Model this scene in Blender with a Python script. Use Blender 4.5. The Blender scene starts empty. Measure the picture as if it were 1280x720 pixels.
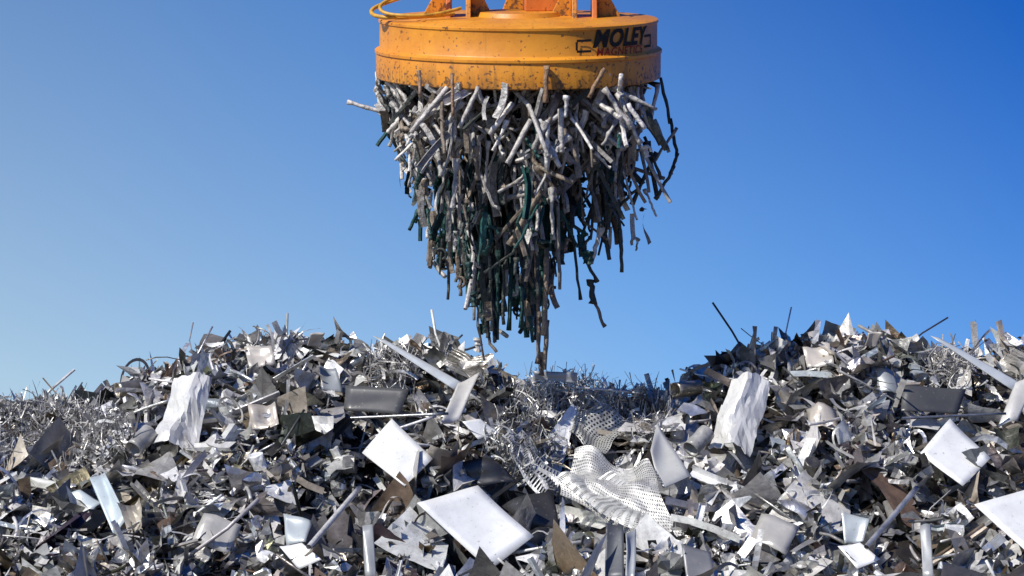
import bpy, math, random
import numpy as np
from mathutils import Vector, Matrix

SEED=7
rng=np.random.default_rng(SEED); random.seed(SEED)
scene=bpy.context.scene
scene.view_settings.view_transform='Standard'
scene.view_settings.look='None'
scene.view_settings.exposure=0

# ------------------------------------------------------------------ camera
F=3022.0; CAMZ=3.2; HORIZ=510.0
PITCH=math.atan((HORIZ-360)/F)
cd=bpy.data.cameras.new("camera"); cam=bpy.data.objects.new("camera",cd)
scene.collection.objects.link(cam); scene.camera=cam
cd.lens=85; cd.sensor_width=36; cd.clip_end=6000; cd.clip_start=0.1
cam.location=(0,0,CAMZ); cam.rotation_euler=(math.pi/2+PITCH,0,0)

def at(px,py,y):
    """world point at real depth y for a position measured on the photo"""
    a=(px-640)/F; b=(360-py)/F
    dy=math.cos(PITCH)-b*math.sin(PITCH); dz=math.sin(PITCH)+b*math.cos(PITCH)
    return np.array([a/dy*y, y, CAMZ+dz/dy*y])

# ------------------------------------------------------------------ heap form
YC=17.5
cp=[(0,512),(80,510),(140,496),(165,478),(215,462),(260,440),(300,432),(360,424),(410,432),(460,446),(520,438),(560,440),(600,456),(640,484),(670,494),(697,510)]
def crest_py(px):
    xs=[-400,-250,-120]; ys=[446,440,490]
    for a,b in cp[:-1]:
        xs.append(a); ys.append(b)
    for a,b in [(700,502),(760,512),(810,505),(850,492),(880,470),(915,458),(960,438),(1000,430),(1060,420),(1110,430),(1170,448),(1230,442),(1290,436),(1400,480),(1600,440),(1800,470)]:
        xs.append(a); ys.append(b)
    return np.interp(px,xs,ys)
def sines(x,y,s,seed):
    r=np.random.default_rng(seed); o=0
    for i in range(6):
        a=r.uniform(0,6.28); f=s*r.uniform(.6,1.7); ph=r.uniform(0,6.28)
        o=o+np.sin((x*math.cos(a)+y*math.sin(a))*f+ph)
    return o/6
def h0(x,y):
    x=np.asarray(x,float); y=np.asarray(y,float)
    k=YC/F
    zc=CAMZ+(HORIZ+2-crest_py(640+x/k))*k
    t=YC-y
    sl=(zc-(CAMZ-1.1))/2.5
    z=np.where(t>2.5, zc-sl*2.5-.55*(t-2.5), np.where(t>0, zc-sl*t, zc-.5*np.maximum(0,-t-.3)))
    z=z-.5*np.maximum(0,np.abs(x)-8)
    z=z+.22*sines(x,y,4.5,3)*np.clip(t/0.5,0,1)+.10*sines(x,y,11,4)*np.clip(.4+t,0.3,1)
    return np.maximum(z,-.05)
def onheap(px,py,off=0.0):
    ys=np.linspace(13,18.2,160)
    p0=at(px,py,13); p1=at(px,py,18.2)
    X=np.interp(ys,[13,18.2],[p0[0],p1[0]]); Z=np.interp(ys,[13,18.2],[p0[2],p1[2]])
    d=h0(X,ys)-Z
    i=np.argmax(d>0) if (d>0).any() else 130
    return at(px,py,ys[i]-off)

# ------------------------------------------------------------------ materials
def newmat(n):
    m=bpy.data.materials.new(n); m.use_nodes=True
    nt=m.node_tree; return m,nt,nt.nodes['Principled BSDF']
def N(nt,t,**k):
    n=nt.nodes.new(t)
    for a,b in k.items(): setattr(n,a,b)
    return n
def scrap_mat(name,metal=.35,rustamt=.5,bumps=.25,rl=.28,rh=.62,vlo=.55,vs=9,rust=(.12,.075,.045),bs=22,bd=.03):
    m,nt,p=newmat(name); L=nt.links.new
    at_=N(nt,'ShaderNodeVertexColor',layer_name='Col')
    tc=N(nt,'ShaderNodeTexCoord')
    n1=N(nt,'ShaderNodeTexNoise'); n1.inputs['Scale'].default_value=vs; n1.inputs['Detail'].default_value=8; n1.inputs['Roughness'].default_value=.7
    L(tc.outputs['Object'],n1.inputs['Vector'])
    r1=N(nt,'ShaderNodeMapRange'); r1.inputs[1].default_value=.36; r1.inputs[2].default_value=.62; r1.inputs[3].default_value=vlo; r1.inputs[4].default_value=1.05
    L(n1.outputs['Fac'],r1.inputs[0])
    mu=N(nt,'ShaderNodeMix',data_type='RGBA',blend_type='MULTIPLY'); mu.inputs[0].default_value=1
    L(at_.outputs['Color'],mu.inputs[6])
    L(r1.outputs[0],mu.inputs[7])
    n2=N(nt,'ShaderNodeTexNoise'); n2.inputs['Scale'].default_value=4.2; n2.inputs['Detail'].default_value=10; n2.inputs['Roughness'].default_value=.75
    L(tc.outputs['Object'],n2.inputs['Vector'])
    r2=N(nt,'ShaderNodeMapRange'); r2.inputs[1].default_value=.58; r2.inputs[2].default_value=.74; r2.inputs[3].default_value=0; r2.inputs[4].default_value=rustamt
    L(n2.outputs['Fac'],r2.inputs[0])
    mx=N(nt,'ShaderNodeMix',data_type='RGBA'); L(r2.outputs[0],mx.inputs[0]); L(mu.outputs[2],mx.inputs[6]); mx.inputs[7].default_value=(*rust,1)
    n5=N(nt,'ShaderNodeTexNoise'); n5.inputs['Scale'].default_value=45; n5.inputs['Detail'].default_value=5; L(tc.outputs['Object'],n5.inputs['Vector'])
    r5=N(nt,'ShaderNodeMapRange'); r5.inputs[1].default_value=.64; r5.inputs[2].default_value=.72; r5.inputs[3].default_value=0; r5.inputs[4].default_value=.6
    L(n5.outputs['Fac'],r5.inputs[0])
    m5=N(nt,'ShaderNodeMix',data_type='RGBA'); L(r5.outputs[0],m5.inputs[0]); L(mx.outputs[2],m5.inputs[6]); m5.inputs[7].default_value=(rust[0]*.8,rust[1]*.8,rust[2]*.8,1)
    L(m5.outputs[2],p.inputs['Base Color'])
    # bare-metal amount per piece is stored in the attribute's alpha
    mm=N(nt,'ShaderNodeMath',operation='MULTIPLY'); L(at_.outputs['Alpha'],mm.inputs[0]); mm.inputs[1].default_value=metal; mm.use_clamp=True
    L(mm.outputs[0],p.inputs['Metallic'])
    r3=N(nt,'ShaderNodeMapRange'); r3.inputs[1].default_value=.3; r3.inputs[2].default_value=.7; r3.inputs[3].default_value=rl; r3.inputs[4].default_value=rh
    L(n1.outputs['Fac'],r3.inputs[0]); L(r3.outputs[0],p.inputs['Roughness'])
    n3=N(nt,'ShaderNodeTexNoise'); n3.inputs['Scale'].default_value=bs; n3.inputs['Detail'].default_value=6
    L(tc.outputs['Object'],n3.inputs['Vector'])
    b=N(nt,'ShaderNodeBump'); b.inputs['Strength'].default_value=bumps; b.inputs['Distance'].default_value=bd
    L(n3.outputs['Fac'],b.inputs['Height']); L(b.outputs['Normal'],p.inputs['Normal'])
    return m
M_SCRAP=scrap_mat("scrap_steel",metal=.8,rl=.24,rh=.5,vlo=.66)
M_PANEL=scrap_mat("white_sheet_metal",metal=.3,rustamt=.35,bumps=.06,rl=.26,rh=.46,vlo=.86,vs=3,rust=(.36,.34,.30),bs=2.5,bd=.05)
M_HANG=scrap_mat("magnet_scrap_steel",metal=.35,rustamt=.6,bumps=.7,rl=.4,rh=.7,vlo=.45,vs=20)

# ------------------------------------------------------------------ mesh batch
class Batch:
    def __init__(s): s.V=[];s.Fq=[];s.C=[];s.S=[];s.n=0
    def add(s,V,Fq,col,smooth=False):
        V=np.asarray(V,float); Fq=np.asarray(Fq,int)
        s.V.append(V); s.Fq.append(Fq+s.n); s.n+=len(V)
        c=np.ones((len(V),4)); c[:,:3]=col; c[:,3]=(.95 if rng.random()<.3 else .2); s.C.append(c); s.S.append(np.full(len(Fq),smooth))
    def build(s,name,mat,parent=None):
        V=np.concatenate(s.V);Q=np.concatenate(s.Fq);C=np.concatenate(s.C);S=np.concatenate(s.S)
        me=bpy.data.meshes.new(name)
        me.vertices.add(len(V)); me.vertices.foreach_set('co',V.ravel())
        me.loops.add(Q.size); me.loops.foreach_set('vertex_index',Q.ravel().astype(np.int32))
        me.polygons.add(len(Q)); me.polygons.foreach_set('loop_start',(np.arange(len(Q))*4).astype(np.int32))
        me.polygons.foreach_set('use_smooth',S)
        me.update(calc_edges=True)
        ca=me.color_attributes.new('Col','FLOAT_COLOR','POINT'); ca.data.foreach_set('color',C.ravel())
        me.materials.append(mat)
        me.validate()
        o=bpy.data.objects.new(name,me); scene.collection.objects.link(o)
        if parent: o.parent=parent
        return o
def gridq(nx,ny,wrap=False):
    i=np.arange(nx if wrap else nx-1); j=np.arange(ny-1)
    I,J=np.meshgrid(i,j); I=I.ravel();J=J.ravel(); I2=(I+1)%nx
    return np.stack([J*nx+I,J*nx+I2,(J+1)*nx+I2,(J+1)*nx+I],1)
def U(a,b): return rng.uniform(a,b)

def sheet(w,h,bend=.2,crump=.05,n=5,taper=.35):
    u,v=np.meshgrid(np.linspace(0,1,n),np.linspace(0,1,n)); 
    c=np.array([[0,0],[1,0],[1,1],[0,1]],float)+rng.uniform(-taper,taper,(4,2))*.8
    if rng.random()<.25: c[2]=c[3]+.08
    P=((1-u)*(1-v))[...,None]*c[0]+(u*(1-v))[...,None]*c[1]+(u*v)[...,None]*c[2]+((1-u)*v)[...,None]*c[3]
    x=(P[...,0]-.5)*w; y=(P[...,1]-.5)*h
    a=U(0,6.28); d=(np.cos(a)*(u-.5)+np.sin(a)*(v-.5))
    s=max(w,h)
    z=bend*s*(d**2)*4*rng.choice([-1,1])
    if rng.random()<.5:
        b=U(0,6.28); e=(np.cos(b)*(u-.5)+np.sin(b)*(v-.5))-U(-.2,.2); z=z+np.maximum(0,e)*s*U(-1.2,1.2)
    z=z+rng.normal(0,crump*s,z.shape)
    return np.stack([x,y,z],-1).reshape(-1,3),gridq(n,n)
def strip(w,L,curve=1.,twist=1.,n=10):
    t=np.linspace(0,1,n); th=curve*(t-.5); 
    if rng.random()<.3: th=th+.5*np.sin(t*U(3,9))
    dx=np.cos(th);dz=np.sin(th)
    x=np.cumsum(dx)/n*L; z=np.cumsum(dz)/n*L; x-=x.mean(); z-=z.mean()
    a=twist*(t-.5)+U(0,3)
    o=np.stack([-np.sin(th)*np.sin(a),np.cos(a),np.cos(th)*np.sin(a)],1)*w/2
    c=np.stack([x,np.zeros(n),z],1)
    V=np.stack([c-o,c+o],1).reshape(-1,3)
    return V,gridq(2,n)
def tube_path(path,radii,seg=7):
    path=np.asarray(path,float);n=len(path); radii=np.broadcast_to(radii,(n,))
    T=np.gradient(path,axis=0); T/=np.linalg.norm(T,axis=1)[:,None]+1e-9
    up=np.array([0,0,1.]) if abs(T[len(T)//2][2])<.85 else np.array([0,1.,0])
    A=np.cross(T,up);A/=np.linalg.norm(A,axis=1)[:,None]+1e-9; B=np.cross(T,A)
    an=np.linspace(0,2*np.pi,seg,endpoint=False)
    V=path[:,None,:]+radii[:,None,None]*(np.cos(an)[None,:,None]*A[:,None,:]+np.sin(an)[None,:,None]*B[:,None,:])
    return V.reshape(-1,3),gridq(seg,n,True)
def tube(r,L,bend=.2,n=5,seg=7,closed=True):
    t=np.linspace(-.5,.5,n)
    path=np.stack([t*L,bend*L*(t**2)*2,U(-1,1)*bend*L*t**3*3],1)
    rad=np.full(n,r)
    if closed:
        path=np.concatenate([path[:1],path,path[-1:]]); path[0,0]-=1e-4; path[-1,0]+=1e-4; rad=np.concatenate([[1e-4],rad,[1e-4]])
    return tube_path(path,rad,seg)
def channel(w,L,kind,bend=.1,n=4):
    if kind=='L': pr=np.array([[0,w],[0,0],[w,0]])
    elif kind=='U': pr=np.array([[0,w*.6],[0,0],[w,0],[w,w*.6]])
    else: pr=np.array([[0,0],[w,0],[w,w*.5],[0,w*.5],[0,0]])
    t=np.linspace(-.5,.5,n)
    V=np.zeros((n,len(pr),3)); V[:,:,0]=t[:,None]*L; V[:,:,1]=pr[None,:,0]+(bend*L*t**2)[:,None]; V[:,:,2]=pr[None,:,1]+(rng.normal(0,.02*L,n))[:,None]
    return V.reshape(-1,3),gridq(len(pr),n)
def lump(s,n=7,m=6,rough=.22):
    th=np.linspace(0,2*np.pi,n,endpoint=False); ph=np.linspace(.05,np.pi-.05,m)
    T,P=np.meshgrid(th,ph); r=s*(1+rng.normal(0,rough,T.shape))
    sc=rng.uniform(.5,1.2,3)
    V=np.stack([r*np.sin(P)*np.cos(T)*sc[0],r*np.sin(P)*np.sin(T)*sc[1],r*np.cos(P)*sc[2]],-1)
    return V.reshape(-1,3),gridq(n,m,True)
def can(r,L,seg=12,inner=.85,dent=.12):
    xs=np.array([-.5+.05,-.5,-.48,-.2,.2,.48,.5,.5-.05])*L; rs=np.array([.0,inner,1,1,1,1,inner,.0])*r
    an=np.linspace(0,2*np.pi,seg,endpoint=False)
    V=np.zeros((len(xs),seg,3)); d=1+rng.normal(0,dent,(len(xs),seg))*.5
    V[:,:,0]=xs[:,None]; V[:,:,1]=rs[:,None]*np.cos(an)*d; V[:,:,2]=rs[:,None]*np.sin(an)*d*U(.6,1)
    return V.reshape(-1,3),gridq(seg,len(xs),True)
def lattice(nx,ny,fill=.35):
    Vs=[];Q=[];k=0
    cw=1/nx;ch=1/ny
    for j in range(ny):
        for i in range(nx):
            x0,y0=i*cw,j*ch; f=fill/2
            o=[(x0,y0),(x0+cw,y0),(x0+cw,y0+ch),(x0,y0+ch)]
            q=[(x0+cw*f,y0+ch*f),(x0+cw*(1-f),y0+ch*f),(x0+cw*(1-f),y0+ch*(1-f)),(x0+cw*f,y0+ch*(1-f))]
            Vs+=o+q
            for a in range(4):
                b=(a+1)%4; Q.append((k+a,k+b,k+4+b,k+4+a))
            k+=8
    return np.array(Vs),np.array(Q)
def euler(a,b,c): return np.array(Matrix.Rotation(c,3,'Z')@Matrix.Rotation(b,3,'Y')@Matrix.Rotation(a,3,'X'))

PAL=[((.79,.78,.75),.25),((.62,.605,.58),.24),((.40,.39,.375),.18),((.19,.185,.175),.09),((.045,.043,.04),.07),((.18,.13,.09),.05),((.48,.42,.35),.08),((.40,.44,.47),.03),((.13,.12,.08),.01)]
pc=np.array([p[0] for p in PAL]); pw=np.array([p[1] for p in PAL]); pw/=pw.sum()
def pick():
    return np.clip(pc[rng.choice(len(pc),p=pw)]*U(.75,1.15)+rng.normal(0,.006,3),.01,.8)

heroes=[]
def rise_limit(x,y):
    for hx,hy,hr in heroes:
        if (x-hx)**2+(y-hy)**2<hr*hr: return True
    return False

def hero_sheet(name,pix,col,off=.2,warp=.02,n=9,mat=None,fold=0,depth=None,crease=0):
    """quad sheet resting on the heap; corners TL,TR,BR,BL"""
    base=[onheap(px,py,0) for px,py in pix]
    cy=np.mean([b[1] for b in base])
    cs=[]
    for (px,py),b in zip(pix,base):
        yy=cy+(b[1]-cy)*.45-off if depth is None else depth
        cs.append(at(px,py,yy))
    cs=np.array(cs)
    if crease: n=15
    u,v=np.meshgrid(np.linspace(0,1,n),np.linspace(0,1,n))
    uu=u; vv=v
    s=np.random.default_rng(int(pix[0][0])+5)
    if crease:
        uu=u+.05*np.sin(v*5+1)*np.sin(u*3.1)+s.normal(0,.012,u.shape); vv=v+.02*np.sin(u*7)+s.normal(0,.012,u.shape)
    P=((1-uu)*(1-vv))[...,None]*cs[0]+(uu*(1-vv))[...,None]*cs[1]+(uu*vv)[...,None]*cs[2]+((1-uu)*vv)[...,None]*cs[3]
    nr=np.cross(cs[1]-cs[0],cs[3]-cs[0]); nr/=np.linalg.norm(nr)
    if nr[1]>0: nr=-nr
    w=warp*(sines(u,v,5,int(pix[0][0]))*1.5+ (u-.5)**2*3*rng.choice([-1,1]))
    if fold: w=w+fold*(sines(u,v,10,int(pix[0][1])))
    if crease:
        w=w+.07*np.clip(np.sin(np.pi*u),0,1)
        for q in range(6):
            a=s.uniform(-.6,.6)+ (math.pi/2 if q%3 else 0); c0=s.uniform(.05,.95); wd=s.uniform(.15,.4)
            d=(u-.5)*math.cos(a)+(v-c0)*math.sin(a)
            w=w+crease*s.choice([-1,-1,1])*s.uniform(.5,1)*np.clip(1-np.abs(d)/wd,0,1)
    V=(P+w[...,None]*nr).reshape(-1,3)
    B=Batch(); B.add(V,gridq(n,n),col,smooth=not crease)
    B.C[0][:,3]=.6
    o=B.build(name,mat or M_PANEL)
    sm=o.modifiers.new('thickness','SOLIDIFY'); sm.thickness=.006
    c=cs.mean(0); r=max(np.linalg.norm(cs[0]-cs[2]),np.linalg.norm(cs[1]-cs[3]))/2
    c2=c+np.array([0,off,0])
    heroes.append((c[0],c2[1],r*.95)); heroes.append((c[0],c2[1]-.35,r*.8))
    return o

W=(.80,.80,.78)
for dx in (0,697):
    hero_sheet("sheet_metal_panel",[(490+dx,524),(541+dx,574),(506+dx,609),(453+dx,567)],W,warp=.006)
    hero_sheet("sheet_metal_panel",[(597+dx,608),(667+dx,672),(612+dx,714),(521+dx,630)],W,warp=.010,off=.3)
    hero_sheet("crumpled_sheet_metal",[(218+dx,474),(266+dx,476),(240+dx,567),(188+dx,556)],(.70,.69,.66),warp=.01,crease=.05,off=.22)
    hero_sheet("sheet_metal_panel",[(432+dx,482),(511+dx,486),(500+dx,517),(430+dx,513)],(.09,.09,.09),warp=.01,off=.12)
    hero_sheet("sheet_metal_panel",[(350+dx,684),(378+dx,679),(403+dx,700),(374+dx,712)],W,warp=.006)
    hero_sheet("sheet_metal_panel",[(354+dx,640),(390+dx,650),(382+dx,678),(358+dx,680)],(.46,.50,.51),warp=.02)
    hero_sheet("crumpled_sheet_metal",[(255+dx,640),(302+dx,655),(285+dx,692),(240+dx,676)],(.48,.46,.42),warp=.02,fold=.02,n=7)
    hero_sheet("steel_strip",[(466+dx,420),(480+dx,424),(584+dx,482),(572+dx,490)],(.52,.55,.57),warp=.004,off=.3)
    hero_sheet("steel_strip",[(572+dx,480),(600+dx,466),(574+dx,526),(550+dx,532)],(.60,.58,.54),warp=.012,off=.2)
    hero_sheet("steel_strip",[(453+dx,657),(466+dx,655),(470+dx,722),(457+dx,722)],(.36,.37,.37),warp=.01,off=.25)
    hero_sheet("crumpled_sheet_metal",[(306+dx,436),(340+dx,434),(346+dx,458),(312+dx,462)],(.50,.46,.41),warp=.03,fold=.03,n=7,off=.12)
    hero_sheet("crumpled_sheet_metal",[(310+dx,508),(345+dx,506),(350+dx,535),(316+dx,538)],(.50,.45,.39),warp=.04,fold=.04,n=7,off=.15)
    hero_sheet("sheet_metal_panel",[(388+dx,416),(406+dx,414),(398+dx,434),(384+dx,432)],(.5,.46,.42),warp=.01,off=.1)
    hero_sheet("sheet_metal_panel",[(398+dx,458),(420+dx,462),(428+dx,492),(402+dx,488)],(.30,.32,.33),warp=.02,off=.12)
hero_sheet("sheet_metal_panel",[(578,527),(600,524),(624,541),(598,549)],W,warp=.006,off=.15)
hero_sheet("sheet_metal_panel",[(112,598),(132,592),(161,650),(142,669)],(.48,.55,.57),warp=.02)
hero_sheet("sheet_metal_panel",[(80,620),(100,612),(128,628),(112,640)],(.52,.58,.60),warp=.02)
hero_sheet("sheet_metal_panel",[(821,529),(863,597),(828,613),(812,566)],(.48,.48,.465),warp=.015,off=.32)
hero_sheet("sheet_metal_panel",[(667,464),(722,466),(721,479),(668,474)],(.30,.31,.32),warp=.01,depth=16.85)
hero_sheet("steel_strip",[(757,655),(779,658),(780,725),(756,725)],(.09,.095,.105),warp=.01,off=.4)
hero_sheet("steel_strip",[(781,668),(794,662),(793,725),(780,725)],(.30,.32,.34),warp=.01,off=.38)
hero_sheet("sheet_metal_panel",[(851,682),(888,690),(893,725),(858,725)],(.20,.20,.21),warp=.01,off=.3)
hero_sheet("sheet_metal_panel",[(38,596),(75,603),(72,616),(42,608)],(.6,.6,.55),warp=.02)
hero_sheet("sheet_metal_panel",[(570,575),(615,572),(650,604),(600,606)],(.035,.035,.04),warp=.04,off=.1)  # this and the next near-black sheet also paint in the cavity's darkness
hero_sheet("sheet_metal_panel",[(628,625),(690,612),(700,655),(660,660)],(.04,.04,.043),warp=.05,off=.12)

def perf(name,pix,nx,ny,col,fill,warp,off):
    uv,Q=lattice(nx,ny,fill)
    base=[onheap(px,py,0) for px,py in pix]; cy=np.mean([b[1] for b in base])
    cs=np.array([at(px,py,cy+(b[1]-cy)*.6-off) for (px,py),b in zip(pix,base)])
    u=uv[:,0];v=uv[:,1]
    P=((1-u)*(1-v))[:,None]*cs[0]+(u*(1-v))[:,None]*cs[1]+(u*v)[:,None]*cs[2]+((1-u)*v)[:,None]*cs[3]
    nr=np.cross(cs[1]-cs[0],cs[3]-cs[0]); nr/=np.linalg.norm(nr); nr=nr if nr[1]<0 else -nr
    P=P+(warp*(sines(u,v,6,nx*7+ny)+.5*sines(u,v,13,nx+ny)))[:,None]*nr
    P[:,0]+=.03*np.sin(v*7+1); P[:,2]+=.03*np.sin(u*8)
    B=Batch();B.add(P,Q,col)
    o=B.build(name,M_SCRAP)
    c=cs.mean(0); r=np.linalg.norm(cs[0]-cs[2])/2; heroes.append((c[0],c[1]+off,r*.9)); heroes.append((c[0],c[1]+off-.3,r*.7))
    return o
perf("perforated_metal_sheet",[(715,568),(805,575),(862,690),(695,620)],46,30,(.58,.57,.54),.52,.09,.30)
perf("perforated_metal_sheet",[(690,600),(760,590),(850,655),(838,690)],40,16,(.5,.5,.48),.5,.08,.2)
perf("perforated_metal_sheet",[(742,503),(800,530),(752,572),(700,540)],16,20,(.42,.42,.40),.45,.06,.12)
perf("perforated_metal_sheet",[(622,545),(650,540),(700,600),(672,622)],4,24,(.42,.42,.42),.45,.06,.18)
for dx in (0,697):
    perf("perforated_metal_sheet",[(560+dx,438),(612+dx,446),(606+dx,474),(556+dx,462)],2,11,(.46,.43,.38),.4,.03,.14)

def hero_tube(name,p0,p1,r,col,off=.2):
    a=onheap(*p0); b=onheap(*p1); a=at(*p0,a[1]-off); b=at(*p1,b[1]-off)
    t=np.linspace(0,1,7)[:,None]; path=a+(b-a)*t
    d=(b-a)/np.linalg.norm(b-a)
    path=np.concatenate([path,(b-d*.01)[None],(a+d*.05)[None],(a+d*.04)[None]]) 
    rad=np.concatenate([np.full(7,r)*(1+rng.normal(0,.03,7)),[r*.82],[r*.82],[1e-3]])
    up=np.array([0,0,1.]); A=np.cross(d,up);A/=np.linalg.norm(A);Bv=np.cross(d,A)
    an=np.linspace(0,2*np.pi,20,endpoint=False)
    V=path[:,None,:]+rad[:,None,None]*(np.cos(an)[None,:,None]*A+np.sin(an)[None,:,None]*Bv)
    Bt=Batch();Bt.add(V.reshape(-1,3),gridq(20,len(path),True),col,True); o=Bt.build(name,M_SCRAP)
    c=(a+b)/2; heroes.append((c[0],c[1]+off,np.linalg.norm(a-b)*.55+r))
    return o
for dx in (0,697):
    hero_tube("metal_canister",(187+dx,540),(166+dx,562),.062,(.38,.37,.35))
    hero_tube("metal_canister",(176+dx,484),(146+dx,488),.055,(.40,.36,.29),off=.12)
    hero_tube("steel_pipe",(386+dx,684),(449+dx,610),.018,(.68,.66,.62),off=.35)
    hero_tube("steel_pipe",(430+dx,523),(560+dx,517),.010,(.38,.39,.4),off=.18)
hero_tube("steel_pipe",(470,545),(545,520),.010,(.6,.6,.6),off=.25)
hero_tube("steel_pipe",(720,484),(790,490),.008,(.5,.52,.55),off=.2)

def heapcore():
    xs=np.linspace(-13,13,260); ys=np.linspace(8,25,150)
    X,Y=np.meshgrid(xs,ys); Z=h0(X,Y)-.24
    B=Batch(); B.add(np.stack([X,Y,Z],-1).reshape(-1,3),gridq(260,150),(.035,.03,.026)); return B  # near-black core colour paints in the deep shade between pieces
HEAP=heapcore()

def wpt(dense=True):
    if dense: return U(-4.6,4.6),U(14.3,18.0)
    while True:
        x,y=U(-9.5,9.5),U(10.8,21)
        if not(-4.6<x<4.6 and 14.3<y<18.0): return x,y
def place(V,Q,col,x,y,zoff,smooth=False,flat=.5):
    if rng.random()<flat:
        R=euler(.5,0,0)@euler(U(-.6,.6),U(-.6,.6),U(0,6.28))
    else: R=euler(U(-3.1,3.1),U(-1.2,1.2),U(0,6.28))
    if rise_limit(x,y): zoff-=.26
    elif y>17.0: zoff-=.05
    HEAP.add(V@R.T+np.array([x,y,float(h0(x,y))+zoff]),Q,col,smooth)
def scatter(n,dense):
    for i in range(n):
        x,y=wpt(dense); k=rng.random(); zo=U(-.22,.07) 
        s=min(rng.gamma(2.2,.48),3.0)
        if y>16.9: s=min(s,1.5)
        if k<.36: V,Q=sheet(.125*s*U(.6,1.5),.125*s*U(.6,1.9),U(0,.4),U(.01,.05),6 if rng.random()<.6 else 4); place(V,Q,pick(),x,y,zo,rng.random()<.3)
        elif k<.60: V,Q=strip(U(.010,.050),U(.15,.6)*min(s,1.6),U(-2,2),U(-2.5,2.5),9); place(V,Q,pick(),x,y,zo,flat=.75)
        elif k<.69: V,Q=tube(U(.004,.013),U(.2,.7)*min(s,1.5),U(-.3,.3)); place(V,Q,pick(),x,y,zo,True,.9)
        elif k<.80: V,Q=channel(U(.02,.07),U(.15,.5)*min(s,1.5),rng.choice(['L','U','B']),U(-.3,.3)); place(V,Q,pick(),x,y,zo,flat=.7)
        elif k<.86: V,Q=can(U(.025,.07),U(.06,.2)); place(V,Q,pick(),x,y,zo-.02,False)
        elif k<.95: V,Q=lump(U(.03,.09)); place(V,Q,pick()*.85,x,y,zo-.03,False)
        else:
            V,Q=strip(U(.012,.03),U(.5,1.1),U(6,14),U(-1,1),26); place(V,Q,pick(),x,y,zo)
scatter(13000,True); scatter(4500,False)
for i in range(14000):
    x,y=wpt(True); s=U(.02,.07)
    V,Q=sheet(s,s*U(.6,2.4),U(0,.5),.08,3); place(V,Q,pick()*U(.4,1.0),x,y,U(-.16,.06),flat=.3)
for i in range(340):
    x=U(-4.6,4.6); y=U(17.1,17.9)
    if rng.random()<.5: V,Q=sheet(U(.05,.12),U(.08,.17),.2,.04,4)
    else: V,Q=strip(U(.008,.03),U(.12,.3),U(-1.5,1.5),U(-2,2))
    R=euler(U(-3,3),U(-1.5,1.5),U(0,6.28)); HEAP.add(V@R.T+np.array([x,y,float(h0(x,y))+U(-.02,.06)]),Q,pick())
def nest(px,py,rx,rz,n,col):
    for i in range(n):
        a=U(0,6.28); q=math.sqrt(U(0,1))
        P=onheap(px+rx*q*math.cos(a),py+rz*q*math.sin(a))
        if rng.random()<.75: V,Q=strip(U(.003,.009),U(.12,.45),U(-2.5,2.5),U(-3,3),9)
        else: V,Q=strip(U(.010,.03),U(.08,.25),U(-2,2),U(-3,3),7)
        R=euler(U(-3,3),U(-1.5,1.5),U(0,6.28))
        HEAP.add(V@R.T+P+np.array([0,-U(-.02,.14),U(-.02,.08)]),Q,np.array(col)*U(.5,1.25))
nest(70,548,95,42,1500,(.54,.525,.50))
nest(700,512,75,32,1000,(.70,.69,.67))
nest(795,520,45,25,450,(.56,.54,.52))
nest(655,555,50,40,320,(.52,.52,.50))
nest(488,462,30,18,180,(.55,.53,.5)); nest(1187,462,30,18,180,(.55,.53,.5))
HEAP.build("scrap_metal_heap",M_SCRAP)

# ------------------------------------------------------------------ ground
gm,nt,p=newmat("packed_dirt"); L=nt.links.new
tc=N(nt,'ShaderNodeTexCoord'); n1=N(nt,'ShaderNodeTexNoise'); n1.inputs['Scale'].default_value=.8; n1.inputs['Detail'].default_value=12; L(tc.outputs['Object'],n1.inputs['Vector'])
cr=N(nt,'ShaderNodeValToRGB'); cr.color_ramp.elements[0].color=(.09,.075,.06,1); cr.color_ramp.elements[1].color=(.22,.19,.155,1); cr.color_ramp.elements[0].position=.35; cr.color_ramp.elements[1].position=.65
L(n1.outputs['Fac'],cr.inputs[0]); L(cr.outputs[0],p.inputs['Base Color']); p.inputs['Roughness'].default_value=.95
me=bpy.data.meshes.new("ground"); S=3000
me.from_pydata([(-S,-S,0),(S,-S,0),(S,S,0),(-S,S,0)],[],[(0,1,2,3)]); me.materials.append(gm)
g=bpy.data.objects.new("ground",me); scene.collection.objects.link(g)

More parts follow.
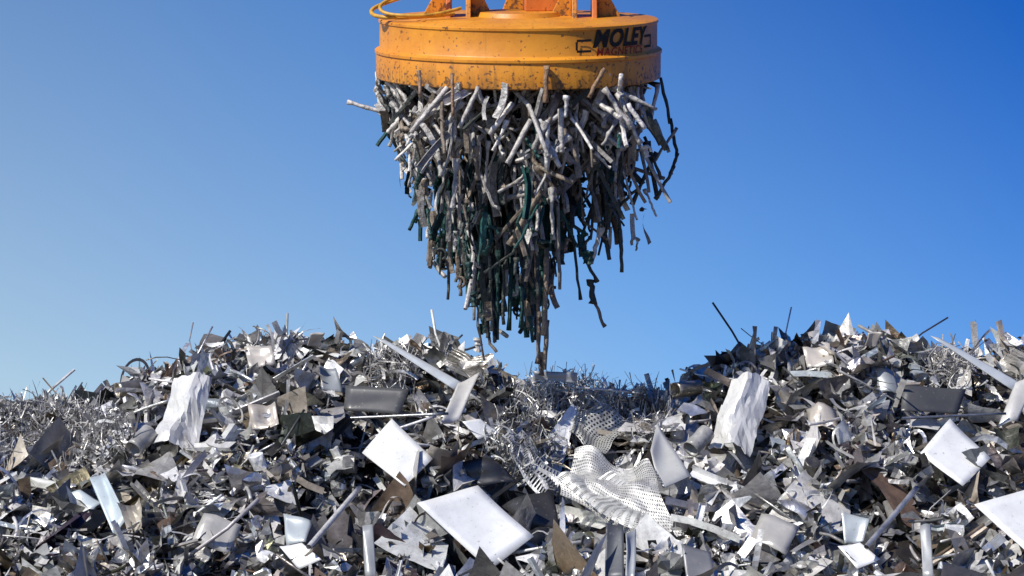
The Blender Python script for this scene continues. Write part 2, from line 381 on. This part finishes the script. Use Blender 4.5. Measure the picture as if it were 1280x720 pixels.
# ------------------------------------------------------------------ magnet
def paint(name,c1,c2,wear):
    m,nt,p=newmat(name); L=nt.links.new
    tc=N(nt,'ShaderNodeTexCoord'); n1=N(nt,'ShaderNodeTexNoise'); n1.inputs['Scale'].default_value=3; n1.inputs['Detail'].default_value=10; n1.inputs['Roughness'].default_value=.7
    L(tc.outputs['Object'],n1.inputs['Vector'])
    cr=N(nt,'ShaderNodeValToRGB'); e=cr.color_ramp.elements; e[0].position=.36; e[0].color=c2; e[1].position=.60; e[1].color=c1
    L(n1.outputs['Fac'],cr.inputs[0])
    mp=N(nt,'ShaderNodeMapping'); mp.inputs['Scale'].default_value=(14,14,1.2); L(tc.outputs['Object'],mp.inputs[0])
    n2=N(nt,'ShaderNodeTexNoise'); n2.inputs['Scale'].default_value=1.2; n2.inputs['Detail'].default_value=8; n2.inputs['Roughness'].default_value=.7; L(mp.outputs[0],n2.inputs['Vector'])
    sx=N(nt,'ShaderNodeSeparateXYZ'); L(tc.outputs['Object'],sx.inputs[0])
    zr=N(nt,'ShaderNodeMapRange'); zr.inputs[1].default_value=.20; zr.inputs[2].default_value=-.02; zr.inputs[3].default_value=0; zr.inputs[4].default_value=wear
    L(sx.outputs['Z'],zr.inputs[0])
    ad=N(nt,'ShaderNodeMath',operation='ADD'); L(n2.outputs['Fac'],ad.inputs[0]); L(zr.outputs[0],ad.inputs[1])
    r2=N(nt,'ShaderNodeMapRange'); r2.inputs[1].default_value=.60; r2.inputs[2].default_value=.82; r2.inputs[3].default_value=0; r2.inputs[4].default_value=.8; L(ad.outputs[0],r2.inputs[0])
    mx=N(nt,'ShaderNodeMix',data_type='RGBA'); L(r2.outputs[0],mx.inputs[0]); L(cr.outputs[0],mx.inputs[6]); mx.inputs[7].default_value=(.17,.09,.03,1)
    n4=N(nt,'ShaderNodeTexNoise'); n4.inputs['Scale'].default_value=38; n4.inputs['Detail'].default_value=4; L(tc.outputs['Object'],n4.inputs['Vector'])
    z4=N(nt,'ShaderNodeMath',operation='MULTIPLY'); L(zr.outputs[0],z4.inputs[0]); z4.inputs[1].default_value=.55
    a4=N(nt,'ShaderNodeMath',operation='ADD'); L(n4.outputs['Fac'],a4.inputs[0]); L(z4.outputs[0],a4.inputs[1])
    r4=N(nt,'ShaderNodeMapRange'); r4.inputs[1].default_value=.62; r4.inputs[2].default_value=.68; r4.inputs[3].default_value=0; r4.inputs[4].default_value=.85; L(a4.outputs[0],r4.inputs[0])
    m2=N(nt,'ShaderNodeMix',data_type='RGBA'); L(r4.outputs[0],m2.inputs[0]); L(mx.outputs[2],m2.inputs[6]); m2.inputs[7].default_value=(.10,.05,.025,1)
    L(m2.outputs[2],p.inputs['Base Color']); p.inputs['Roughness'].default_value=.45
    b=N(nt,'ShaderNodeBump'); b.inputs['Strength'].default_value=.25; b.inputs['Distance'].default_value=.02; L(n1.outputs['Fac'],b.inputs['Height']); L(b.outputs[0],p.inputs['Normal'])
    return m
M_OR=paint("orange_paint",(.74,.295,.022,1),(.58,.205,.016,1),.22)
M_OR2=paint("orange_red_paint",(.68,.19,.03,1),(.5,.12,.02,1),0)
def flatm(n,c,r=.5,metal=0):
    m,nt,p=newmat(n); p.inputs['Roughness'].default_value=r; p.inputs['Metallic'].default_value=metal
    tc=N(nt,'ShaderNodeTexCoord'); t=N(nt,'ShaderNodeTexNoise'); t.inputs['Scale'].default_value=25; t.inputs['Detail'].default_value=6; nt.links.new(tc.outputs['Object'],t.inputs['Vector'])
    cr=N(nt,'ShaderNodeValToRGB'); cr.color_ramp.elements[0].color=tuple(x*.6 for x in c)+(1,); cr.color_ramp.elements[1].color=tuple(c)+(1,); cr.color_ramp.elements[0].position=.35; cr.color_ramp.elements[1].position=.6
    nt.links.new(t.outputs['Fac'],cr.inputs[0]); nt.links.new(cr.outputs[0],p.inputs['Base Color']); return m
M_BLK=flatm("black_lettering",(.012,.011,.010),.8); M_RED=flatm("red_lettering",(.36,.02,.012),.8); M_CAB=flatm("yellow_cable",(.72,.38,.04)); M_STL=flatm("chain_steel",(.12,.11,.10),.45,.6); M_COIL=flatm("magnet_face",(.03,.03,.03),.8)

YM=17.0; k=YM/F
top=at(648,96,YM)
mag=bpy.data.objects.new("lifting_electromagnet",None); scene.collection.objects.link(mag)
TILT=math.radians(13.0)
mag.location=Vector(top); mag.rotation_euler=(TILT,0,0)
def child(name,me,mat,par=mag):
    if mat: me.materials.append(mat)
    o=bpy.data.objects.new(name,me); scene.collection.objects.link(o); o.parent=par; return o
def spin(prof,seg=128):
    V=[];Fc=[]
    for (r,z) in prof:
        for i in range(seg):
            a=2*math.pi*i/seg; V.append((r*math.cos(a),r*math.sin(a),z))
    n=len(prof)
    for j in range(n-1):
        for i in range(seg): Fc.append((j*seg+i,j*seg+(i+1)%seg,(j+1)*seg+(i+1)%seg,(j+1)*seg+i))
    me=bpy.data.meshes.new("m"); me.from_pydata(V,[],Fc); me.update()
    return me
def smooth(me,ang=35):
    for p_ in me.polygons: p_.use_smooth=True
    try: me.set_sharp_from_angle(angle=math.radians(ang))
    except Exception: pass
body=spin([(.90,.03),(.93,0),(.995,0),(1.004,.008),(1.004,.165),(1.000,.175),(1.012,.180),(1.012,.198),(1.004,.205),(.985,.212),(.978,.222),(.976,.385),(.984,.392),(.984,.408),(.974,.415),(.80,.418),(.78,.426),(.30,.430),(.28,.46),(.05,.46),(0.001,.46)])
smooth(body); child("drum",body,M_OR)
child("magnet_face",spin([(.001,.05),(.35,.05),(.36,.02),(.5,.02),(.51,.05),(.91,.05),(.91,.028)]),M_COIL)
def prism(poly,th,mat,name,loc,rz,par=mag):
    n=len(poly); V=[(x,-th/2,z) for x,z in poly]+[(x,th/2,z) for x,z in poly]
    Fc=[tuple(range(n)),tuple(range(2*n-1,n-1,-1))]+[(i,i+n,(i+1)%n+n,(i+1)%n) for i in range(n)]
    me=bpy.data.meshes.new(name); me.from_pydata(V,[],Fc); o=child(name,me,mat,par); o.location=loc; o.rotation_euler=(0,0,rz)
    b=o.modifiers.new('bevel','BEVEL'); b.width=.006; b.segments=2
    return o
def torus(name,R,r,loc,rot,mat,sx=1,par=mag,seg=24,ss=10):
    V=[];Fc=[]
    for i in range(seg):
        a=2*math.pi*i/seg
        for j in range(ss):
            b=2*math.pi*j/ss; V.append(((R+r*math.cos(b))*math.cos(a)*sx,(R+r*math.cos(b))*math.sin(a),r*math.sin(b)))
            Fc.append((i*ss+j,((i+1)%seg)*ss+j,((i+1)%seg)*ss+(j+1)%ss,i*ss+(j+1)%ss))
    me=bpy.data.meshes.new(name); me.from_pydata(V,[],Fc); smooth(me,80); o=child(name,me,mat,par); o.location=loc; o.rotation_euler=rot; return o
lug=[(-.20,0),(.20,0),(.10,.26),(.09,.36),(-.09,.36),(-.10,.26)]
HOOK=Vector((0,0,2.6))
for i,(cx,cy_,a) in enumerate([(-.42,.02,math.radians(180)),(.46,-.02,0.0),(.08,.50,math.radians(90))]):
    c=Vector((cx,cy_,.424))
    for s in (-1,1):
        d=Vector((math.cos(a),math.sin(a),0))*.07*s
        prism(lug,.035,M_OR2 if s>0 else M_OR,"lug_plate",c+d,a+math.pi/2)
    prism([(-.24,0),(-.088,0),(-.088,.26),(-.11,.26)],.03,M_OR,"gusset",c,a)
    prism([(.088,0),(.26,0),(.11,.26),(.088,.26)],.03,M_OR,"gusset",c,a)
    prism([(-.13,-.035),(.13,-.035),(.13,.035),(-.13,.035)],.07,M_STL,"lug_pin",c+Vector((0,0,.29)),a)
    s0=c+Vector((0,0,.30)); d=(HOOK-s0); n=int(d.length/.15)
    q=d.to_track_quat('X','Z')
    for j in range(n):
        pos=s0+d*((j+.5)/n)
        rot=(q.to_matrix()@Matrix.Rotation(math.pi/2*(j%2),3,'X')).to_euler()
        torus("chain_link",.062,.017,pos,rot,M_STL,sx=1.5,seg=14,ss=6)
torus("master_ring",.14,.03,HOOK+Vector((0,0,.08)),(math.pi/2,0,0),M_STL)
prism([(-.13,0),(.13,0),(.13,.14),(-.13,.14)],.20,M_OR2,"terminal_box",(0.17,.12,.46),.1)
def tubeobj(name,pts,r,mat,par=mag):
    cu=bpy.data.curves.new(name,'CURVE'); cu.dimensions='3D'; s=cu.splines.new('NURBS'); s.points.add(len(pts)-1)
    for i,p_ in enumerate(pts): s.points[i].co=(*p_,1)
    s.use_endpoint_u=True; s.order_u=3; cu.bevel_depth=r; cu.bevel_resolution=3; cu.materials.append(mat)
    o=bpy.data.objects.new(name,cu); scene.collection.objects.link(o); o.parent=par; return o
tubeobj("cable",[(-.45,-.25,.46),(-.62,-.38,.45),(-.85,-.45,.445),(-1.0,-.38,.45),(-1.03,-.25,.49),(-.9,-.15,.54),(-.7,-.2,.6),(-.4,-.1,.85),(-.1,0,1.6),(0,.05,2.4)],.014,M_CAB)
tubeobj("cable",[(-.40,-.28,.50),(-.55,-.42,.465),(-.72,-.50,.46),(-.93,-.45,.47),(-.97,-.35,.53),(-.8,-.25,.60),(-.6,-.25,.72),(-.3,-.1,1.1),(0,.05,2.4)],.012,M_CAB)
RD=.983
def wrap(me,uc,vc,sx=1):
    for v in me.vertices:
        u=v.co.x*sx/RD+uc; w=v.co.y+vc; v.co=Vector((RD*math.sin(u),-RD*math.cos(u),w))
def lettering(name,txt,size,ucen,vcen,mat,shear=.25,bold=.012,sx=1.0,sp=1.0):
    cu=bpy.data.curves.new(name,'FONT'); cu.body=txt; cu.size=size; cu.shear=shear; cu.offset=bold*size; cu.space_character=sp; cu.align_x='CENTER'; cu.align_y='CENTER'; cu.resolution_u=4
    o=bpy.data.objects.new(name+"_c",cu); scene.collection.objects.link(o)
    bpy.context.view_layer.update()
    me=bpy.data.meshes.new_from_object(o.evaluated_get(bpy.context.evaluated_depsgraph_get()))
    bpy.data.objects.remove(o)
    wrap(me,ucen,vcen,sx); me.materials.clear(); return child(name,me,mat)
def bar(name,poly,uc,vc,mat):
    n=len(poly); 
    me=bpy.data.meshes.new(name); me.from_pydata([(x,y,0) for x,y in poly],[],[tuple(range(n))]); wrap(me,uc,vc); child(name,me,mat)
UC=math.asin((773-648)*k/RD)
lettering("maker_lettering","MOLEY",.165,UC,.325,M_BLK,.3,.04,.98,1.06)
lettering("maker_sub_lettering","MAGNETICS",.078,UC,.236,M_RED,.15,.008,1.02,1.12)
for sgn,x0 in ((-1,-.33),(1,.33)):
    for zz in (.036,-.036):
        bar("emblem_bar",[(x0-.055,zz-.008),(x0+.055,zz-.008),(x0+.055,zz+.008),(x0-.055,zz+.008)],UC,.285,M_BLK)
    xe=x0+sgn*.055
    bar("emblem_bar",[(xe-.008,-.028),(xe+.008,-.028),(xe+.008,.028),(xe-.008,.028)],UC,.285,M_BLK)

# ------------------------------------------------------------------ hanging scrap
H=Batch()
ex=[466,478,490,505,515,535,552,575,592,605,625,645,662,682,692,700,712,722,735,750,770,785,800,822,850]
ey=[130,160,190,215,260,280,335,350,400,418,420,415,420,430,360,270,280,330,340,290,310,240,245,240,175]
MB=np.array(top)
def undz(y): return MB[2]-(YM-y)*math.tan(TILT)
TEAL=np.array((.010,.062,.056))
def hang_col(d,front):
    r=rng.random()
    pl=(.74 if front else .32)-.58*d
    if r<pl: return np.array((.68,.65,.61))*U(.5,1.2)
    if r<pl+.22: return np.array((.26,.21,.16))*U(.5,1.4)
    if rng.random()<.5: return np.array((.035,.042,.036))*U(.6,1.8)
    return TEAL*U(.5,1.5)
def rodpiece(p,dirv,Lr,r,col,seg=7):
    n=int(rng.integers(6,11)); kind=rng.random()
    t=np.linspace(0,1,n); path=p+np.outer(t,dirv)*Lr
    if kind<.35:
        b=rng.normal(0,1,3); path=path+np.outer(np.maximum(0,t-U(.3,.75)),b)*Lr*.8
    path=path+rng.normal(0,.002,(n,3))
    rad=r*rng.uniform(.9,1.05,n)
    if kind>.5: rad[0]*=2.0; rad[1]*=1.9
    if kind>.75: rad[n//2]*=1.6
    if kind>.88: rad[-1]*=1.8
    e=(path[-1]-path[-2]); e/=np.linalg.norm(e)
    path=np.concatenate([path[:1]-dirv*2e-3,path,path[-1:]+e*2e-3]); rad=np.concatenate([[1e-3],rad,[1e-3]])
    V,Q=tube_path(path,rad,seg); H.add(V,Q,col,rng.random()<.5)
def align(V,dirv):
    M=Vector(dirv).to_track_quat('X','Z').to_matrix()@Matrix.Rotation(U(0,6.28),3,'X')
    return V@np.array(M).T
ns=0
while ns<250:
    px=U(468,848); x=(px-648)*k; yd=U(-.95,.95)
    if x*x+yd*yd>1.03: continue
    y=YM+yd; zt=undz(y); zb=at(px,np.interp(px,ex,ey),YM)[2]
    zb=zt+(zb-zt)*(1-.42*yd*yd)*(U(.2,1.0) if rng.random()<.55 else U(.88,1.05))
    if zt-zb<.05: continue
    ns+=1
    q=np.array([x*.97,y,zt+.02]); step=0
    while q[2]>zb and step<14:
        da=zt-q[2]
        tilt=np.interp(da,[0,.35,.7,1.4],[1.0,.55,.22,.06])
        dv=np.array([rng.normal(0,tilt),rng.normal(0,tilt*.7),-1.]); 
        if abs(x)>.75: dv[0]=-np.sign(x)*abs(dv[0])*.55
        dv/=np.linalg.norm(dv)
        Lr=min(U(.14,.46),max(.08,q[2]-zb+.05)); r=U(.007,.018)
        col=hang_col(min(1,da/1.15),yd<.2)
        w=rng.random()
        if w<.60: rodpiece(q,dv,Lr,r,col)
        elif w<.82:
            V,Q=channel(U(.02,.055),Lr,rng.choice(['L','U','B']),U(-.4,.4)); H.add(align(V,dv)+q+dv*Lr/2,Q,col)
        elif w<.94:
            V,Q=strip(U(.014,.045),Lr*1.1,U(-2.2,2.2),U(-2,2),8); H.add(align(V,dv)+q+dv*Lr/2,Q,col)
        else:
            t=np.linspace(0,U(2.5,5.5),12); R_=U(.03,.06)
            path=np.stack([R_*np.cos(t),np.zeros(12),R_*np.sin(t)],1); V,Q=tube_path(path@euler(U(-.5,.5),0,U(0,3)).T,U(.007,.012),6); H.add(V+q+dv*Lr*.5,Q,col,True)
            rodpiece(q,dv,Lr,r*.8,col)
        if rng.random()<.3:
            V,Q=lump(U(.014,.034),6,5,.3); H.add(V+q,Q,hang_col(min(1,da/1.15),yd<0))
        q=q+dv*Lr*U(.6,.95); q[0]=x+(q[0]-x)*.75; q[1]=y+(q[1]-y)*.75; step+=1
for i in range(320):
    a=U(0,6.28); rr=U(.45,1.0); x=rr*math.cos(a); yd=rr*math.sin(a); y=YM+yd
    da=U(0,.45)*U(.2,1); tv=np.array([rng.normal(0,.9),rng.normal(0,.6),-1.])
    if abs(x)>.7: tv[0]=-np.sign(x)*abs(tv[0])*.8
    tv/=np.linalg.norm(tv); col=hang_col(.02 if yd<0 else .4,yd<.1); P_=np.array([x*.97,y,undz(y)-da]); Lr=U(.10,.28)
    if rng.random()<.6: rodpiece(P_,tv,Lr,U(.009,.022),col)
    else:
        V,Q=channel(U(.025,.055),Lr,rng.choice(['L','U','B']),U(-.4,.4)); H.add(align(V,tv)+P_,Q,col)
# added fill plates: dark teal spill tint between the pieces, put in as colour
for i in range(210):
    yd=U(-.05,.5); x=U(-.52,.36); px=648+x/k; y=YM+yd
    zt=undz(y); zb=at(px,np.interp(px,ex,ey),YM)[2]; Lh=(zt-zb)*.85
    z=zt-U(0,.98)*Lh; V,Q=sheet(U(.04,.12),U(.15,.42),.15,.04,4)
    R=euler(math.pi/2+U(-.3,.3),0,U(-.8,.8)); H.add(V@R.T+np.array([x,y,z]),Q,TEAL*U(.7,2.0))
def seg(p0,p1,r,col,y=16.6):
    a=at(*p0,y); b=at(*p1,y); d=b-a; Lr=np.linalg.norm(d)
    n=7; t=np.linspace(0,1,n); dv=d/Lr; path=a+np.outer(t,d)+rng.normal(0,.003,(n,3)); rad=r*rng.uniform(.85,1.1,n)
    if rng.random()<.4: rad[0]*=1.4;rad[-1]*=1.4
    path=np.concatenate([path[:1]-dv*2e-3,path,path[-1:]+dv*2e-3]); rad=np.concatenate([[1e-3],rad,[1e-3]])
    V,Q=tube_path(path,rad,8); H.add(V,Q,np.array(col),True)
lt=(.62,.58,.54); dk=(.05,.06,.05); br=(.2,.15,.11)
for a in [((434,127),(482,141),.018,lt,16.7),((560,108),(514,165),.02,lt,16.05),((598,108),(574,160),.018,lt,16.05),((640,128),(612,168),.022,(.75,.72,.68),16.1),
          ((663,150),(634,205),.02,lt,16.1),((674,150),(700,210),.02,(.72,.7,.67),16.1),((684,150),(683,212),.018,(.75,.73,.7),16.05),((700,135),(702,190),.022,lt,16.1),
          ((625,250),(676,238),.024,(.35,.32,.29),16.3),((755,110),(790,160),.02,lt,16.1),((772,115),(800,180),.018,lt,16.15),((785,130),(806,160),.02,(.7,.67,.63),16.1),
          ((655,230),(660,330),.014,(.5,.46,.42),16.3),((565,92),(566,145),.014,(.35,.22,.14),16.0),((683,82),(682,128),.02,(.30,.18,.10),15.98),((756,84),(736,122),.018,(.30,.18,.10),16.0),((524,88),(526,120),.014,(.33,.22,.15),16.02),
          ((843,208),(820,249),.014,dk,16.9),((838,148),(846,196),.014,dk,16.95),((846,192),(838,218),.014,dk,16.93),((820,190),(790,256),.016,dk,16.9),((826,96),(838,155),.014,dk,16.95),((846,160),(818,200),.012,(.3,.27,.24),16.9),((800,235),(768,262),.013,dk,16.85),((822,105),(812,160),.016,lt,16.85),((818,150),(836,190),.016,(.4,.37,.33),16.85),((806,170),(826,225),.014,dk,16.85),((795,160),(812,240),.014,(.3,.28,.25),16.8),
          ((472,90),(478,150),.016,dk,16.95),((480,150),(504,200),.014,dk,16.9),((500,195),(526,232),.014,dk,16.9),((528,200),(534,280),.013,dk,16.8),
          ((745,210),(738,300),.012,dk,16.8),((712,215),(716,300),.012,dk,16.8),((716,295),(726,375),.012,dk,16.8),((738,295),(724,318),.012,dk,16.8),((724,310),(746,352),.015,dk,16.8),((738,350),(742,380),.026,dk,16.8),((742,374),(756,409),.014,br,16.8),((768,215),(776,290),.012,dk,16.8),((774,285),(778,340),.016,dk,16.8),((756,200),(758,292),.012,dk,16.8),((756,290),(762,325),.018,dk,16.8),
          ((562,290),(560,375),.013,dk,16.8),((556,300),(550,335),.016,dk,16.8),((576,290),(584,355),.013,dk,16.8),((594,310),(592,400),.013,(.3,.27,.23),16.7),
          ((668,300),(674,400),.016,br,16.75),((684,310),(680,420),.022,(.3,.24,.18),16.7),((674,390),(672,455),.018,br,16.75),((684,400),(680,462),.02,(.26,.21,.16),16.72),((677,440),(677,470),.02,br,16.75),
          ((604,330),(606,405),.02,(.03,.05,.045),16.8),((640,320),(636,412),.018,TEAL,16.8),((655,330),(652,410),.018,TEAL,16.85),((620,330),(622,425),.016,TEAL,16.8),((612,320),(614,415),.014,(.2,.2,.17),16.7),((630,330),(628,405),.014,dk,16.7),((697,240),(700,362),.014,(.3,.28,.24),16.6)]:
    seg(a[0],a[1],a[2]*.85,a[3],a[4])
H.build("hanging_scrap_metal",M_HANG)

# ------------------------------------------------------------------ light
sd=Vector((-.58,-.56,.72)).normalized()
sl=bpy.data.lights.new("sun",'SUN'); sl.energy=5.0; sl.angle=math.radians(.5); sl.color=(1,.95,.87)
so=bpy.data.objects.new("sun",sl); scene.collection.objects.link(so); so.rotation_euler=sd.to_track_quat('Z','Y').to_euler(); so.location=(-10,-10,15)
w=bpy.data.worlds.new("World"); scene.world=w; w.use_nodes=True; nt=w.node_tree; L=nt.links.new
bg=nt.nodes['Background']; sky=N(nt,'ShaderNodeTexSky'); sky.sky_type='NISHITA'; sky.sun_disc=False
sky.sun_elevation=math.asin(sd.z); sky.sun_rotation=math.atan2(sd.x,sd.y)%(2*math.pi)
sky.dust_density=.6; sky.ozone_density=1.9
tc=N(nt,'ShaderNodeTexCoord'); mp=N(nt,'ShaderNodeMapping'); mp.inputs['Location'].default_value=(0,0,.14); L(tc.outputs['Generated'],mp.inputs[0])
nm=N(nt,'ShaderNodeVectorMath',operation='NORMALIZE'); L(mp.outputs[0],nm.inputs[0]); L(nm.outputs[0],sky.inputs[0])
# clear-sky blue deepening away from the sun and with height
dt=N(nt,'ShaderNodeVectorMath',operation='DOT_PRODUCT'); dt.inputs[1].default_value=(1.15,0,1.4); L(tc.outputs['Generated'],dt.inputs[0])
mr=N(nt,'ShaderNodeMapRange'); mr.inputs[1].default_value=-.22; mr.inputs[2].default_value=.48; L(dt.outputs['Value'],mr.inputs[0])
cr=N(nt,'ShaderNodeValToRGB'); e=cr.color_ramp.elements; e[0].position=0; e[0].color=(.95,.93,.90,1); e[1].position=1; e[1].color=(.035,.26,.72,1)
m_=cr.color_ramp.elements.new(.5); m_.color=(.40,.62,.90,1)
L(mr.outputs[0],cr.inputs[0])
mu=N(nt,'ShaderNodeMix',data_type='RGBA',blend_type='MULTIPLY'); mu.inputs[0].default_value=1; L(sky.outputs[0],mu.inputs[6]); L(cr.outputs[0],mu.inputs[7])
L(mu.outputs[2],bg.inputs[0]); bg.inputs[1].default_value=.15
